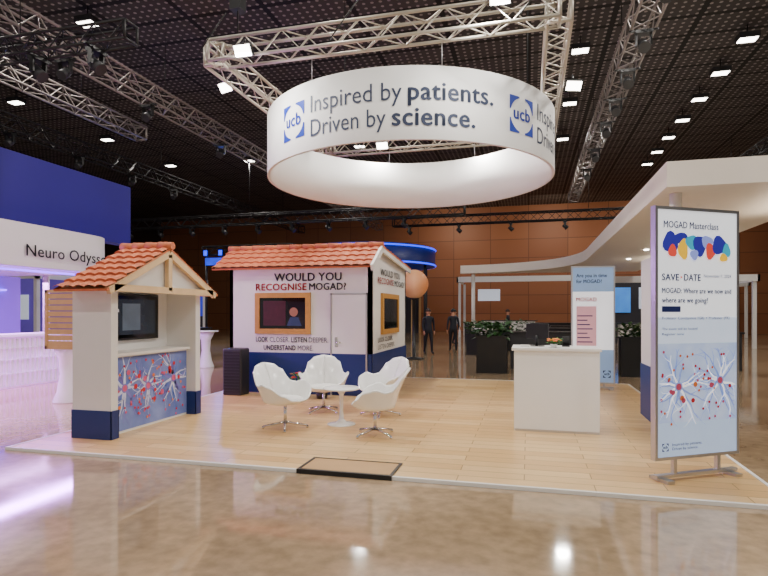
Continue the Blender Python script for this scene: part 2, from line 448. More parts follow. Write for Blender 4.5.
def ridge_caps(mb,a,b,n,m,r=.06):
    a=Vector(a);b=Vector(b)
    for i in range(n):
        mb.cyl(a.lerp(b,i/n),a.lerp(b,(i+1.08)/n),r*1.1,r*.9,n=10,m=m)

# ------------------------------------------------------------------ central house
hx0,hx1,hy0,hy1=-5.86,-2.87,10.1,13.1; hz=PZ
e=empty('demonstration_house',((hx0+hx1)/2,(hy0+hy1)/2,hz),'small white house shaped booth with terracotta tile roof and navy base','booth')
mb=MB(); wt=2.5
pr=[(hy0,0+hz),(hy1,hz),(hy1,2.62+hz),(hy0+.5,2.84+hz),(hy0,wt+hz)]
for x in (hx0,hx1-.08):
    n=len(pr); vs=[(x,a,b) for a,b in pr]+[(x+.08,a,b) for a,b in pr]
    mb.add(vs,[tuple(range(n)),tuple(range(n,2*n))]+[(i,(i+1)%n,n+(i+1)%n,n+i) for i in range(n)],white)
mb.box((hx0,hy0,hz),(hx1,hy0+.08,hz+wt),white); mb.box((hx0,hy1-.08,hz),(hx1,hy1,hz+2.62),white)
fin(mb,'wall_shell',e)
mb=MB(); g=.012
mb.box((hx0-g,hy0-g,hz),(hx1+g,hy0-.001,hz+.8),navy); mb.box((hx1+.001,hy0-g,hz),(hx1+g,hy1,hz+.8),navy); mb.box((hx0-g,hy0,hz),(hx0-.001,hy1,hz+.8),navy)
fin(mb,'painted_base',e)
mb=MB(); rz_=2.9+hz
tiles(mb,(hx0-.28,hy0-.22,2.46+hz),(hx1+.06,hy0-.22,2.46+hz),(hx1+.06,hy0+.5,rz_),(hx0-.28,hy0+.5,rz_),17,4,terra)
tiles(mb,(hx1+.1,hy1+.15,2.66+hz),(hx0-.28,hy1+.15,2.66+hz),(hx0-.28,hy0+.5,rz_),(hx1+.1,hy0+.5,rz_),17,12,terra)
ridge_caps(mb,(hx0-.3,hy0+.5,rz_+.03),(hx1+.08,hy0+.5,rz_+.03),12,terra)
fin(mb,'tiled_roof',e)
mb=MB(); mb.beam((hx1+.07,hy0-.24,2.42+hz),(hx1+.07,hy0+.5,2.86+hz),.05,.12,white); mb.beam((hx1+.07,hy0+.5,2.84+hz),(hx1+.07,hy1+.15,2.6+hz),.05,.12,white)
fin(mb,'barge_board',e)
dr=fin(MB().box((-3.66,hy0-.03,hz+.05),(-2.98,hy0-.013,hz+1.93),whitegloss),'door',e,bevel=.004)
fin(MB().box((-3.66,hy0-.036,hz+.05),(-2.98,hy0-.031,hz+.8),navy),'kick_panel',dr)
mb=MB(); mb.cyl((-3.57,hy0-.036,hz+1.02),(-3.57,hy0-.08,hz+1.02),.012,n=10,m=chrome); mb.cyl((-3.57,hy0-.08,hz+1.02),(-3.46,hy0-.08,hz+1.02),.011,n=10,m=chrome); mb.box((-3.595,hy0-.042,hz+.93),(-3.545,hy0-.036,hz+1.12),chrome); fin(mb,'handle',dr)
mb=MB(); w=.03
mb.box((-3.66-w,hy0-.04,hz),(-3.66,hy0-.001,hz+1.96),alu); mb.box((-2.98,hy0-.04,hz),(-2.98+w,hy0-.001,hz+1.96),alu); mb.box((-3.66-w,hy0-.04,hz+1.93),(-2.98+w,hy0-.001,hz+1.96),alu)
fin(mb,'door_frame',e)
def wframe(mb,u0,v0,u1,v1,F,w,m,dep=.05):
    def bx(a,b,c,d):
        ps=[F(a,b,0),F(c,b,0),F(c,d,0),F(a,d,0),F(a,b,dep),F(c,b,dep),F(c,d,dep),F(a,d,dep)]
        mb.add(ps,[(0,3,2,1),(4,5,6,7),(0,1,5,4),(1,2,6,5),(2,3,7,6),(3,0,4,7)],m)
    bx(u0,v0,u1,v0+w); bx(u0,v1-w,u1,v1); bx(u0,v0+w,u0+w,v1-w); bx(u1-w,v0+w,u1,v1-w)
FF=P((0,hy0,hz),(1,0,0),(0,-1,0)); FS=P((hx1,0,hz),(0,1,0),(1,0,0))
mb=MB(); wframe(mb,-5.28,1.17,-4.1,1.98,FF,.1,winwood); fin(mb,'window_frame',e)
mb=MB(); mb.rect(FF,-5.18,1.27,-4.2,1.88,screenm,.03); fin(mb,'screen',e)
mb=MB()
maroon=M('dark_maroon_image','#3a1420',.3,emit=.3,var=.5,scale=9)
mb.rect(FF,-5.1,1.33,-4.62,1.82,maroon,.034); mb.disc(FF,-4.45,1.6,.09,M('screen_skin','#8a5a48',.4,emit=.3),.034); mb.poly2(FF,[(-4.6,1.33),(-4.28,1.33),(-4.35,1.5),(-4.52,1.5)],M('screen_blue','#22304f',.4,emit=.3),.034)
fin(mb,'screen_image',e)
mb=MB(); wframe(mb,10.75,1.15,12.2,1.98,FS,.1,winwood); fin(mb,'window_frame',e)
mb=MB(); mb.rect(FS,10.85,1.25,12.1,1.88,screenm,.03); fin(mb,'screen',e)
mb=MB()
mb.text(FF,'WOULD YOU',-4.87,2.21,greyprint,width=1.4,cap=.15,bold=.025,off=.016)
mb.text(FF,'RECOGNISE',-5.27,2.03,redprint,width=1.08,cap=.13,bold=.025,off=.016)
mb.text(FF,'MOGAD?',-4.13,2.03,greyprint,width=.75,cap=.13,bold=.025,off=.016)
mb.text(FF,'LOOK',-5.27,1.01,greyprint,width=.26,cap=.095,bold=.03,off=.016)
mb.text(FF,'CLOSER.',-4.97,1.01,greyprint,width=.42,cap=.095,off=.016)
mb.text(FF,'LISTEN',-4.51,1.01,greyprint,width=.33,cap=.095,bold=.03,off=.016)
mb.text(FF,'DEEPER.',-4.14,1.01,greyprint,width=.4,cap=.095,off=.016)
mb.text(FF,'UNDERSTAND',-5.1,.85,greyprint,width=.68,cap=.095,bold=.03,off=.016)
mb.text(FF,'MORE.',-4.37,.85,greyprint,width=.32,cap=.095,off=.016)
mb.text(FS,'WOULD YOU',10.7,2.34,greyprint,width=1.7,cap=.13,bold=.02,off=.016)
mb.text(FS,'RECOGNISE',10.5,2.17,redprint,width=1.3,cap=.12,bold=.02,off=.016)
mb.text(FS,'MOGAD?',11.9,2.17,greyprint,width=.95,cap=.12,bold=.02,off=.016)
mb.text(FS,'LOOK CLOSER.',10.5,1.0,greyprint,width=1.2,cap=.09,bold=.02,off=.016)
mb.text(FS,'LISTEN DEEPER.',10.5,.86,greyprint,width=1.4,cap=.09,off=.016)
fin(mb,'lettering',e)

# ------------------------------------------------------------------ neuron artwork
artbg=M('neuron_background','#8fa3d6',.45,var=.0)
nt,N,L=nodes(artbg)
for n in N:
    if n.type=='MIX': n.inputs[6].default_value=lin('#2a4198'); n.inputs[7].default_value=lin('#94a6dc')
    if n.type=='TEX_NOISE': n.inputs['Scale'].default_value=3.0
nw=M('neuron_white','#d4d8f2',.45); npk=M('neuron_pink','#d2547a',.45); no=M('neuron_orange','#e8803c',.45)
nsk=M('neuron_sky','#5a78cc',.45); nvi=M('neuron_violet','#8078c8',.45)
def neurons(mb,F,u0,v0,w,h,seed,cnt=3,off=.004,sc=1,mats=(nsk,nvi,nw),th0=.024):
    rnd=random.Random(seed)
    cl=lambda u,v:(min(max(u,u0),u0+w),min(max(v,v0),v0+h))
    def branch(u,v,a,l,th,m,o,dep=0):
        for k in range(5):
            a2=a+rnd.uniform(-.4,.4); u2=u+math.cos(a2)*l/5; v2=v+math.sin(a2)*l/5; t2=th*.72
            nx,ny=-math.sin(a2),math.cos(a2)
            mb.poly([F(*cl(u+nx*th,v+ny*th),o),F(*cl(u-nx*th,v-ny*th),o),F(*cl(u2-nx*t2,v2-ny*t2),o),F(*cl(u2+nx*t2,v2+ny*t2),o)],m)
            if dep<1 and k in (1,3): branch(u2,v2,a2+rnd.choice((-.8,.8)),l*.5,t2*.7,m,o,dep+1)
            u,v,a,th=u2,v2,a2,t2
        if u0+.02<u<u0+w-.02 and v0+.02<v<v0+h-.02 and rnd.random()<.45: mb.disc(F,u,v,.016*sc,rnd.choice((redprint,no,npk)),o+.002,8)
    for i in range(cnt):
        cu=u0+w*(i+.5+rnd.uniform(-.15,.15))/cnt; cv=v0+h*rnd.uniform(.35,.65)
        for ring,m in enumerate(mats):
            o=off+.001*ring
            for k in range(7): branch(cu,cv,2*math.pi*k/7+rnd.uniform(-.3,.3)+ring*.4,rnd.uniform(.25,.5)*sc,th0*sc,m,o)
        mb.disc(F,cu,cv,.055*sc,mats[1],off+.004,12); mb.disc(F,cu,cv,.038*sc,npk,off+.005,12)
        for k in range(8):
            a=rnd.uniform(0,6.28); rr_=rnd.uniform(.08,.3)*sc; q=cl(cu+rr_*math.cos(a),cv+rr_*math.sin(a))
            if u0+.04<q[0]<u0+w-.04 and v0+.04<q[1]<v0+h-.04: mb.disc(F,q[0],q[1],rnd.uniform(.012,.034)*sc,rnd.choice((redprint,no,npk,redprint)),off+.005,8)

# ------------------------------------------------------------------ left kiosk
kx0,kx1,ky0,ky1=-5.62,-5.04,5.84,7.78
e=empty('house_kiosk',((kx0+kx1)/2,(ky0+ky1)/2,PZ),'white screen kiosk shaped like a little house with terracotta roof','kiosk')
kz=1.92+PZ
mb=MB(); mb.box((kx0,ky0,PZ),(kx1,ky0+.12,kz),white); fin(mb,'side_wall',e)
mb=MB(); mb.box((kx0,ky1-.12,PZ),(kx1,ky1,kz),white); fin(mb,'side_wall',e)
mb=MB(); mb.box((kx0,ky0+.12,PZ),(kx0+.06,ky1-.12,kz),white); fin(mb,'back_panel',e)
g=.01
for y in (ky0,ky1-.12):
    mb=MB(); mb.box((kx0-g,y-g,PZ),(kx1+g,y-.0005,PZ+.36),navy); mb.box((kx1+.0005,y-g,PZ),(kx1+g,y+.12+g,PZ+.36),navy); mb.box((kx0-g,y+.1205,PZ),(kx1+g,y+.12+g,PZ+.36),navy)
    fin(mb,'painted_base',e)
mb=MB(); mb.box((kx0+.06,ky0+.12,PZ),(kx1-.16,ky1-.12,PZ+1.02),white); mb.box((kx0+.06,ky0+.12,PZ+1.02),(kx1-.1,ky1-.12,PZ+1.06),white); fin(mb,'counter_cabinet',e)
FK=P((kx1-.16,0,PZ),(0,1,0),(1,0,0))
mb=MB(); mb.rect(FK,ky0+.13,.03,ky1-.13,1.0,artbg,.004); neurons(mb,FK,ky0+.13,.03,1.66,.97,5,3,.006,1.15); fin(mb,'neuron_artwork',e)
FT=P((kx0+.12,0,PZ),(0,1,0),(1,0,0))
mb=MB(); mb.box((kx0+.06,ky0+.27,PZ+1.2),(kx0+.115,ky1-.4,PZ+1.86),black); mb.rect(FT,ky0+.3,1.23,ky1-.43,1.83,screenm,0)
fin(mb,'television',e,bevel=.004)
mb=MB(); mb.rect(FT,ky0+.36,1.28,ky1-.49,1.78,M('tv_dark_blue','#1d2632',.25,emit=.5,var=.4,scale=4),.003); mb.rect(FT,ky0+.75,1.34,ky0+1.12,1.72,M('tv_grey','#566372',.3,emit=.4,var=.3,scale=5),.004); mb.rect(FT,ky0+.42,1.6,ky0+.68,1.64,M('tv_white','#c9ccd4',.3,emit=.4),.004); mb.rect(FT,ky0+.42,1.52,ky0+.6,1.54,M('tv_white','#c9ccd4'),.004); fin(mb,'screen_image',e)
ez=1.88+PZ; az=2.5+PZ; ym=(ky0+ky1)/2; rx0,rx1=-5.66,-4.88
mb=MB()
tiles(mb,(rx0,ky0-.26,ez),(rx1,ky0-.26,ez),(rx1,ym,az),(rx0,ym,az),5,7,terra,.025,.03)
tiles(mb,(rx1,ky1+.26,ez),(rx0,ky1+.26,ez),(rx0,ym,az),(rx1,ym,az),5,7,terra,.025,.03)
ridge_caps(mb,(rx0-.02,ym,az+.03),(rx1+.02,ym,az+.03),4,terra,.06)
fin(mb,'tiled_roof',e)
mb=MB(); sx=rx1-.03
mb.beam((sx,ky0-.2,ez-.02),(sx,ym,az-.08),.06,.09,pine2); mb.beam((sx,ky1+.2,ez-.02),(sx,ym,az-.08),.06,.09,pine2)
mb.beam((sx,ky0-.12,ez+.02),(sx,ky1+.12,ez+.02),.06,.09,pine2); mb.beam((sx,ym,ez+.02),(sx,ym,az-.1),.06,.08,pine2)
fin(mb,'timber_gable_frame',e)
mb=MB(); gx=rx1-.09
mb.poly([(gx,ky0-.1,ez+.03),(gx,ky1+.1,ez+.03),(gx,ym,az-.08)],white); mb.box((kx0,ky0,kz-.04),(rx1-.07,ky1,kz),white)
fin(mb,'gable_panel',e)
mb=MB()
def slat_panel(mb,x0,x1,y,z0,z1,m,n=9):
    mb.box((x0,y,z0),(x0+.04,y+.03,z1),m); mb.box((x1-.04,y,z0),(x1,y+.03,z1),m); mb.box((x0,y,z1-.04),(x1,y+.03,z1),m); mb.box((x0,y,z0),(x1,y+.03,z0+.04),m)
    for i in range(n):
        a=z0+.04+(z1-z0-.08)*i/n; b=z0+.04+(z1-z0-.08)*(i+.85)/n; mb.box((x0+.04,y+.008,a),(x1-.04,y+.022,b),m)
slat_panel(mb,-6.33,-5.63,6.1,PZ+1.1,PZ+1.9,pine); fin(mb,'wooden_shutter',e)

# ------------------------------------------------------------------ lightbox sign
def lightbox(loc,rz,w,z0,z1,label):
    e=empty('lightbox_sign',loc,label,'sign',rz=rz)
    mb=MB(); t=.06
    mb.box((0,0,z0),(w,t,z0+.03),alu); mb.box((0,0,z1-.03),(w,t,z1),alu); mb.box((0,0,z0+.03),(.03,t,z1-.03),alu); mb.box((w-.03,0,z0+.03),(w,t,z1-.03),alu)
    fin(mb,'aluminium_frame',e,local=True)
    mb=MB(); mb.box((.03,.008,z0+.03),(w-.03,t-.008,z1-.03),litwhite); fin(mb,'illuminated_panel',e,local=True)
    for u in (.24*w,.76*w):
        fin(MB().box((u-.02,t/2-.02,.06),(u+.02,t/2+.02,z0),alu),'support_post',e,local=True)
    mb=MB(); mb.box((.02,t/2-.03,.03),(w-.02,t/2+.03,.06),alu)
    for u in (.1*w,.9*w): mb.box((u-.04,t/2-.12,0),(u+.04,t/2+.12,.03),alu)
    fin(mb,'base_stand',e,local=True)
    return e,P((0,.008,z0),(1,0,0),(0,-1,0))
e,F=lightbox((1.15,5.67,PZ),math.atan2(.53,.86),1.02,.2,2.6,'tall illuminated sign with conference poster on aluminium feet')
yel=M('yellow_print','#f3c22b',.5,emit=.4); tealp=M('teal_print','#2aa9c9',.5,emit=.4); purl=M('indigo_print','#2b2aa6',.5,emit=.25); redl=M('red_lit','#e04a3c',.5,emit=.4); nvl=M('navy_lit','#11215f',.5,emit=.1); lil=M('lilac_lit','#8c9be8',.5,emit=.4)
litbg=M('lit_neuron_background','#a9c0ea',.45,emit=.45)
nt,Nn,L=nodes(litbg)
for n in Nn:
    if n.type=='MIX': n.inputs[6].default_value=lin('#6f97d8'); n.inputs[7].default_value=lin('#dde7f9')
    if n.type=='TEX_NOISE': n.inputs['Scale'].default_value=3
lw=M('lit_neuron_white','#ffffff',.4,emit=.6); lb=M('lit_neuron_blue','#7c9ade',.4,emit=.4); lb2=M('lit_neuron_slate','#8aa2e0',.4,emit=.3)
mb=MB()
mb.rect(F,.03,.35,.99,1.1,litbg,.002)
mb.rect(F,.03,.03,.99,.35,M('lit_pale','#b4ccee',.45,emit=.45),.002); mb.rect(F,.03,1.1,.99,1.35,M('lit_paler','#cdddf5',.4,emit=.5),.002)
neurons(mb,F,.05,.3,.92,.75,11,2,.004,.85,(lb,lb2,lw),.016)
fin(mb,'neuron_artwork',e,local=True)
mb=MB()
mb.text(F,'MOGAD Masterclass',.1,2.2,nvl,width=.66,cap=.062,bold=.012)
def blob(cu,cv,w,h,m,off,rot=0):
    pts=[]
    for i in range(16):
        t=2*math.pi*i/16; k=1+.12*math.cos(3*t+rot); pts.append((cu+w*k*math.cos(t),cv+h*k*math.sin(t)))
    mb.poly2(F,pts,m,off)
for cu,cv,w,h,m,o in ((.18,2.06,.09,.1,purl,.003),(.3,2.1,.1,.055,purl,.0035),(.33,2.0,.06,.1,yel,.004),(.43,2.07,.07,.07,tealp,.0045),(.53,2.04,.08,.1,purl,.005),(.62,2.08,.07,.06,lil,.0055),(.66,1.99,.06,.08,redl,.006),(.77,2.05,.09,.09,purl,.0065),(.86,2.0,.05,.07,tealp,.007),(.2,1.98,.05,.06,redl,.0075),(.46,1.95,.05,.05,lil,.008),(.82,1.93,.05,.04,yel,.0085)):
    blob(cu,cv,w,h,m,o,cu*9)
mb.text(F,'SAVE',.08,1.7,nvl,width=.2,cap=.062,bold=.02); mb.poly2(F,[(.3,1.72),(.3,1.745),(.325,1.732)],redl); mb.text(F,'DATE',.34,1.7,nvl,width=.2,cap=.062,bold=.02)
mb.text(F,'November 7, 2024',.58,1.735,nvl,width=.34,cap=.03)
mb.text(F,'MOGAD: Where are we now and',.08,1.58,nvl,width=.84,cap=.047,bold=.02); mb.text(F,'where are we going?',.08,1.49,nvl,width=.55,cap=.047,bold=.02)
mb.rect(F,.08,1.4,.3,1.455,nvl,.003)
mb.text(F,'Professor Constantine (GB) + Professor (FR)',.08,1.33,nvl,width=.82,cap=.026)
mb.text(F,'The event will be hosted',.08,1.23,nvl,width=.42,cap=.022); mb.text(F,'Register now',.08,1.18,nvl,width=.26,cap=.022)
ucb_logo(mb,F,.12,.12,.07,nvl,.004)
mb.text(F,'Inspired by patients.',.2,.13,nvl,width=.36,cap=.024)
mb.text(F,'Driven by science.',.2,.09,nvl,width=.31,cap=.024)
fin(mb,'lettering',e,local=True)
e,F=lightbox((.86,12.15,PZ),math.radians(4),.86,.12,2.55,'tall poster stand with blue text panels')
mb=MB()
palep=M('poster_pale_blue','#8fb0dc',.4,emit=.3)
mb.rect(F,.03,1.9,.83,2.4,palep,.002); mb.rect(F,.03,.03,.83,.7,palep,.002); mb.rect(F,.1,.75,.5,1.6,M('poster_red_tint','#d9a3b0',.4,emit=.3),.002)
fin(mb,'printed_background',e,local=True)
mb=MB()
mb.text(F,'Are you in time',.1,2.2,nvl,width=.6,cap=.07,bold=.02); mb.text(F,'for MOGAD?',.1,2.08,nvl,width=.5,cap=.07,bold=.02)
mb.text(F,'MOGAD',.1,1.7,redprint,width=.4,cap=.08,bold=.03)
for i in range(7): mb.rect(F,.12,.85+i*.09,.12+.3-(i%3)*.05,.87+i*.09,nvl,.004)
ucb_logo(mb,F,.7,.2,.14,nvl,.004)
fin(mb,'lettering',e,local=True)

# ------------------------------------------------------------------ reception counter
cx0,cx1,cy0,cy1=-.19,.9,7.7,8.35
e=empty('reception_counter',((cx0+cx1)/2,(cy0+cy1)/2,PZ),'plain white rectangular reception counter on the wooden platform','counter')
mb=MB(); mb.box((cx0,cy0,PZ),(cx1,cy1,PZ+1.08),whitegloss); fin(mb,'counter_body',e,bevel=.006)
mb=MB(); mb.box((cx0-.03,cy0-.03,PZ+1.08),(cx1+.02,cy1+.02,PZ+1.12),white); fin(mb,'counter_top',e,bevel=.004)
mb=MB(); mb.box((cx0+.01,cy0-.004,PZ),(cx1-.01,cy0-.0005,PZ+.03),alu); fin(mb,'kickplate',e)
tp=PZ+1.12
e=empty('desktop_monitor',(.12,8.1,tp),'black desktop monitor standing on the white counter','monitor',rz=math.radians(150))
mb=MB(); mb.box((-.17,-.015,.1),(.17,.015,.32),black); fin(mb,'display',e,local=True,bevel=.004)
mb=MB(); mb.cyl((0,0.02,.01),(0,0.02,.15),.02,n=10,m=black); mb.lathe([(0.001,0),(.1,0),(.1,.01),(.001,.012)],20,black); fin(mb,'stand',e,local=True)
e=empty('card_dispenser',(.5,8.1,tp),'small black card terminal on the white counter','terminal')
mb=MB(); mb.box((-.05,-.05,0),(.05,.05,.02),black); mb.beam((0,.02,.02),(0,-.03,.14),.09,.02,black); fin(mb,'terminal_body',e,local=True)
e=empty('leaflet_stack',(-.05,8.0,tp),'small stack of white leaflets lying on the counter','leaflets')
mb=MB()
for i in range(5): mb.box((-.06+.003*(i%2),-.09,.004*i),(.06+.003*(i%2),.09,.004*i+.003),white)
fin(mb,'paper_sheets',e,local=True)

leafm=M('leaf_green','#3f7a2e',.5,var=.3); leafd=M('leaf_dark_green','#2a4f22',.5,var=.35)
def leaves(mb,c,r,h,n,m,size,rnd,low=.0):
    c=Vector(c)
    for i in range(n):
        t=rnd.uniform(0,6.28); k=rnd.uniform(0,1)**.6; el=rnd.uniform(low,1)
        b=c+Vector((r*k*math.cos(t)*.8,r*k*math.sin(t)*.8,h*el)); d=Vector((math.cos(t),math.sin(t),rnd.uniform(-.2,.9))).normalized()
        s=d.cross(Vector((0,0,1))).normalized(); l=size*rnd.uniform(.7,1.3); w=l*.25; dn=Vector((0,0,-l*.18))
        mb.add([b,b+d*l*.5+s*w,b+d*l+dn,b+d*l*.5-s*w,b+d*l*.5+Vector((0,0,w*.3))],[(0,1,4),(1,2,4),(2,3,4),(3,0,4)],m)
def flowers(name,loc,r,h,bl,potm,label,seed,group=None,pot=(.1,.1)):
    rnd=random.Random(seed); e=empty(name,loc,label,'plant',group=group)
    pr_,ph=pot; mb=MB(); mb.lathe([(.001,0),(pr_*.75,0),(pr_,ph),(pr_*.9,ph),(pr_*.88,ph*.9),(.001,ph*.88)],20,potm); fin(mb,'pot',e,local=True)
    mb=MB(); leaves(mb,(0,0,ph),r,h,int(70),leafm,r*.7,rnd)
    for i in range(6): mb.cyl((0,0,ph*.8),(r*.5*math.cos(i),r*.5*math.sin(i),ph+h*.8),.006,n=5,m=leafm)
    fin(mb,'foliage',e,local=True,kind='stuff')
    if bl:
        mb=MB()
        for i in range(14):
            t=rnd.uniform(0,6.28); k=rnd.uniform(.1,1)*r; p=(k*math.cos(t),k*math.sin(t),ph+h*rnd.uniform(.7,1.15)); m=rnd.choice(bl)
            for j in range(5):
                a=j*1.257; mb.ball((p[0]+.016*math.cos(a),p[1]+.016*math.sin(a),p[2]),.016,m,6,4,.6)
        fin(mb,'blossoms',e,local=True,kind='stuff')
    return e
flowers('flower_arrangement',(.33,7.84,tp),.085,.06,[M('coral_petal','#f07a4a',.6),M('orange_petal','#f0a03c',.6)],whitegloss,'small arrangement of orange and green flowers on the counter',3,pot=(.05,.05))
ra=[M('red_petal','#c9202c',.6)]
flowers('potted_flower',(-4.15,9.6,PZ),.16,.26,ra,black,'potted plant with red flowers standing by the house wall',4,'potted flowers by the house',pot=(.12,.18))
flowers('potted_flower',(-4.78,9.7,PZ),.17,.3,ra,black,'leafy potted plant with red flowers beside the house wall',5,'potted flowers by the house',pot=(.12,.2))
flowers('potted_flower',(-3.7,9.65,PZ),.15,.18,ra,black,'low potted plant with red blossoms next to the house',6,'potted flowers by the house',pot=(.12,.14))

e=empty('speaker_cabinet',(-5.5,9.72,PZ),'black loudspeaker tower with ribbed front against the house','speaker')
mb=MB(); mb.box((-.2,-.17,0),(.2,.17,.9),darkgrey); fin(mb,'cabinet',e,local=True,bevel=.03)
mb=MB()
for i in range(14):
    z=.06+i*.058; mb.box((-.17,-.185,z),(.17,-.171,z+.03),black)
fin(mb,'grille',e,local=True)

# ------------------------------------------------------------------ shell chairs
def chair(loc,rz,label):
    e=empty('shell_chair',loc,label,'chair',rz=rz,group='white shell chairs round the table')
    K=[(0,.41),(25,.42),(50,.49),(75,.60),(95,.64),(112,.60),(128,.62),(145,.78),(162,.86),(180,.88)]
    def rim(t):
        a=abs(math.degrees(t))
        for (a1,z1),(a2,z2) in zip(K,K[1:]):
            if a<=a2:
                k=(a-a1)/(a2-a1); k=k*k*(3-2*k); return z1+(z2-z1)*k
        return .88
    def fn(u,v):
        t=(u*2-1)*math.pi
        a=abs(t); R=.27+.05*math.sin(a)**2
        z1=rim(t); zs=.34
        if v<.45:
            k=v/.45; r=R*.95*k; z=zs+.045*k**3
            return Vector((r*math.sin(t),-r*math.cos(t)*1.0,z))
        k=(v-.45)/.55
        flare=.08 if a<2 else .08+.05*min(1,(a-2)/.4)
        r=R*.95+ (1-(1-k)**2)*.04 + flare*k*k*(z1-.38)/.4
        z=zs+.045+(z1-zs-.045)*k
        return Vector((r*math.sin(t),-r*math.cos(t),z))
    mb=MB(); mb.grid(fn,48,18,whitegloss); ob=fin(mb,'seat_shell',e,local=True,solid=.022)
    mb=MB(); mb.lathe([(.001,.355),(.2,.358),(.235,.38),(.235,.415),(.2,.435),(.001,.44)],28,fabric); fin(mb,'seat_cushion',e,local=True)
    mb=MB(); mb.cyl((0,0,.06),(0,0,.34),.022,n=12,m=chrome); mb.lathe([(.001,.31),(.09,.325),(.1,.345),(.001,.345)],16,chrome); fin(mb,'pedestal',e,local=True)
    for i in range(4):
        a=math.pi/4+i*math.pi/2; mb=MB(); p=Vector((math.cos(a),math.sin(a),0))
        mb.cyl(Vector((0,0,.09)),p*.3+Vector((0,0,.03)),.02,.014,n=8,m=chrome); mb.cyl(p*.3,p*.3+Vector((0,0,.035)),.016,n=8,m=chrome)
        fin(mb,'leg',e,local=True)
    return e
c1=chair((-3.24,7.05,PZ),math.radians(68),'glossy white moulded shell chair with chrome star base')
clone(c1,(-3.17,8.35,PZ),math.radians(20))
clone(c1,(-1.93,6.95,PZ),math.radians(-78))
clone(c1,(-2.22,8.3,PZ),math.radians(-35))
e=empty('pedestal_table',(-2.58,7.5,PZ),'small round white pedestal table between the chairs','table')
mb=MB(); mb.lathe([(.001,.5),(.25,.5),(.265,.51),(.265,.52),(.25,.528),(.001,.528)],40,whitegloss); fin(mb,'table_top',e,local=True)
mb=MB(); mb.lathe([(.001,0),(.2,0),(.2,.01),(.08,.03),(.035,.08),(.025,.2),(.03,.42),(.08,.5),(.001,.5)],28,whitegloss); fin(mb,'pedestal',e,local=True)

# ------------------------------------------------------------------ side wall + canopy
e=empty('branded_side_wall',(2.0,8.4,PZ),'white partition wall with navy base at the platform edge','partition')
mb=MB(); mb.box((1.72,7.3,PZ),(2.08,9.5,PZ+2.4),white); fin(mb,'wall_panel',e)
mb=MB(); g=.01; mb.box((1.72-g,7.3-g,PZ),(2.08+g,9.5+g,PZ+.8),navy); fin(mb,'painted_base',e)
e=empty('white_canopy',(4,15,0),'large white flat canopy roof with swept end on slim columns','canopy')
pts=[(2.0,9.1),(11,9.1),(11,10.3),(4.8,10.3),(4.8,27.5)]
A_=Vector((2.0,21)); B_=Vector((1.9,26.2)); D_=Vector((-3.2,27.0))
curve=[A_*(1-k)**2+B_*2*k*(1-k)+D_*k*k for k in [i/12 for i in range(13)]]
pts+=[(-3.2,27.4)]+[tuple(p) for p in curve[::-1]]
mb=MB(); mb.prism(pts,3.5,3.88,beige); fin(mb,'roof_slab',e)
for x,y in ((2.25,9.65),(4.5,23.6),(8.5,9.7),(-2.6,27.2)):
    fin(MB().cyl((x,y,.0),(x,y,3.5),.09,n=20,m=white),'column',e)
for x,y in ((3.4,12),(3.4,15),(3.4,18),(3.4,21),(4,9.7),(6,9.7)):
    fin(MB().cyl((x,y,3.47),(x,y,3.499),.07,n=16,m=lampface),'downlight',e)
for y in (11,16,21): area('canopy_lamp',(4.3,y,2.9),(math.pi,0,0),.2,2,14,(1,.85,.68))

# ------------------------------------------------------------------ violet stand
e=empty('violet_exhibition_stand',(-11.5,8.5,0),'exhibition stand with indigo upper wall and white fascia','exhibition stand')
mb=MB(); mb.box((-10.9,3,3.45),(-10.5,12.9,5.02),indigo); fin(mb,'upper_wall',e)
mb=MB()
def fas(u,v):
    y=3+u*9.2; x=-10.2+.12*math.sin(u*3.1)-(.0 if u<.9 else (u-.9)**2*60)
    return Vector((x,y,2.58+.9*v))
mb.grid(fas,40,1,fabric); mb.box((-14,3,2.6),(-10.45,12.0,2.7),white); fin(mb,'curved_fascia',e)
FL=P((-10.06,0,0),(0,1,0),(1,0,0))
mb=MB(); mb.text(FL,'Neuro Odyssey',9.25,2.8,greyprint,width=2.4,cap=.24,bold=.012); fin(mb,'lettering',e)
for y in (4,8,12): fin(MB().cyl((-12.4,y,0),(-12.4,y,2.6),.08,n=16,m=white),'column',e)
mb=MB(); mb.box((-14,3,0),(-13.8,12.5,2.6),M('back_wall_violet_light','#8a5ae0',.5,emit=.5,var=.2,scale=1)); fin(mb,'back_wall',e)  # stand's violet lighting painted into the wall colour and emission
fin(MB().box((-10.7,5,2.52),(-10.6,12,2.56),ledviolet),'led_strip',e); fin(MB().box((-13.78,5,2.2),(-13.7,12,2.25),ledviolet),'led_strip',e)
area('violet_lamp',(-10.4,9.5,2.45),(0,math.radians(-15),0),.3,5,420,(.6,.2,1))
area('violet_lamp',(-9.9,6.5,2.5),(0,math.radians(-35),0),.3,3,260,(.75,.28,1))
area('violet_lamp',(-12.2,9.5,2.4),(0,0,0),.5,5,150,(.75,.3,1))
e=empty('slatted_bar_counter',(-11,10.5,0),'long white bar counter with slatted front lit violet','counter')
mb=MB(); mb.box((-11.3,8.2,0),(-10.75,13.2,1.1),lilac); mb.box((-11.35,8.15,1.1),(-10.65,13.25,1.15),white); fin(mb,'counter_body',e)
mb=MB()
for i in range(40): mb.box((-10.75,8.25+i*.125,.04),(-10.72,8.3+i*.125,1.06),whitegloss)
for z in (.3,.6,.85): mb.box((-10.72,8.2,z),(-10.7,13.2,z+.02),whitegloss)
fin(mb,'slatted_front',e)
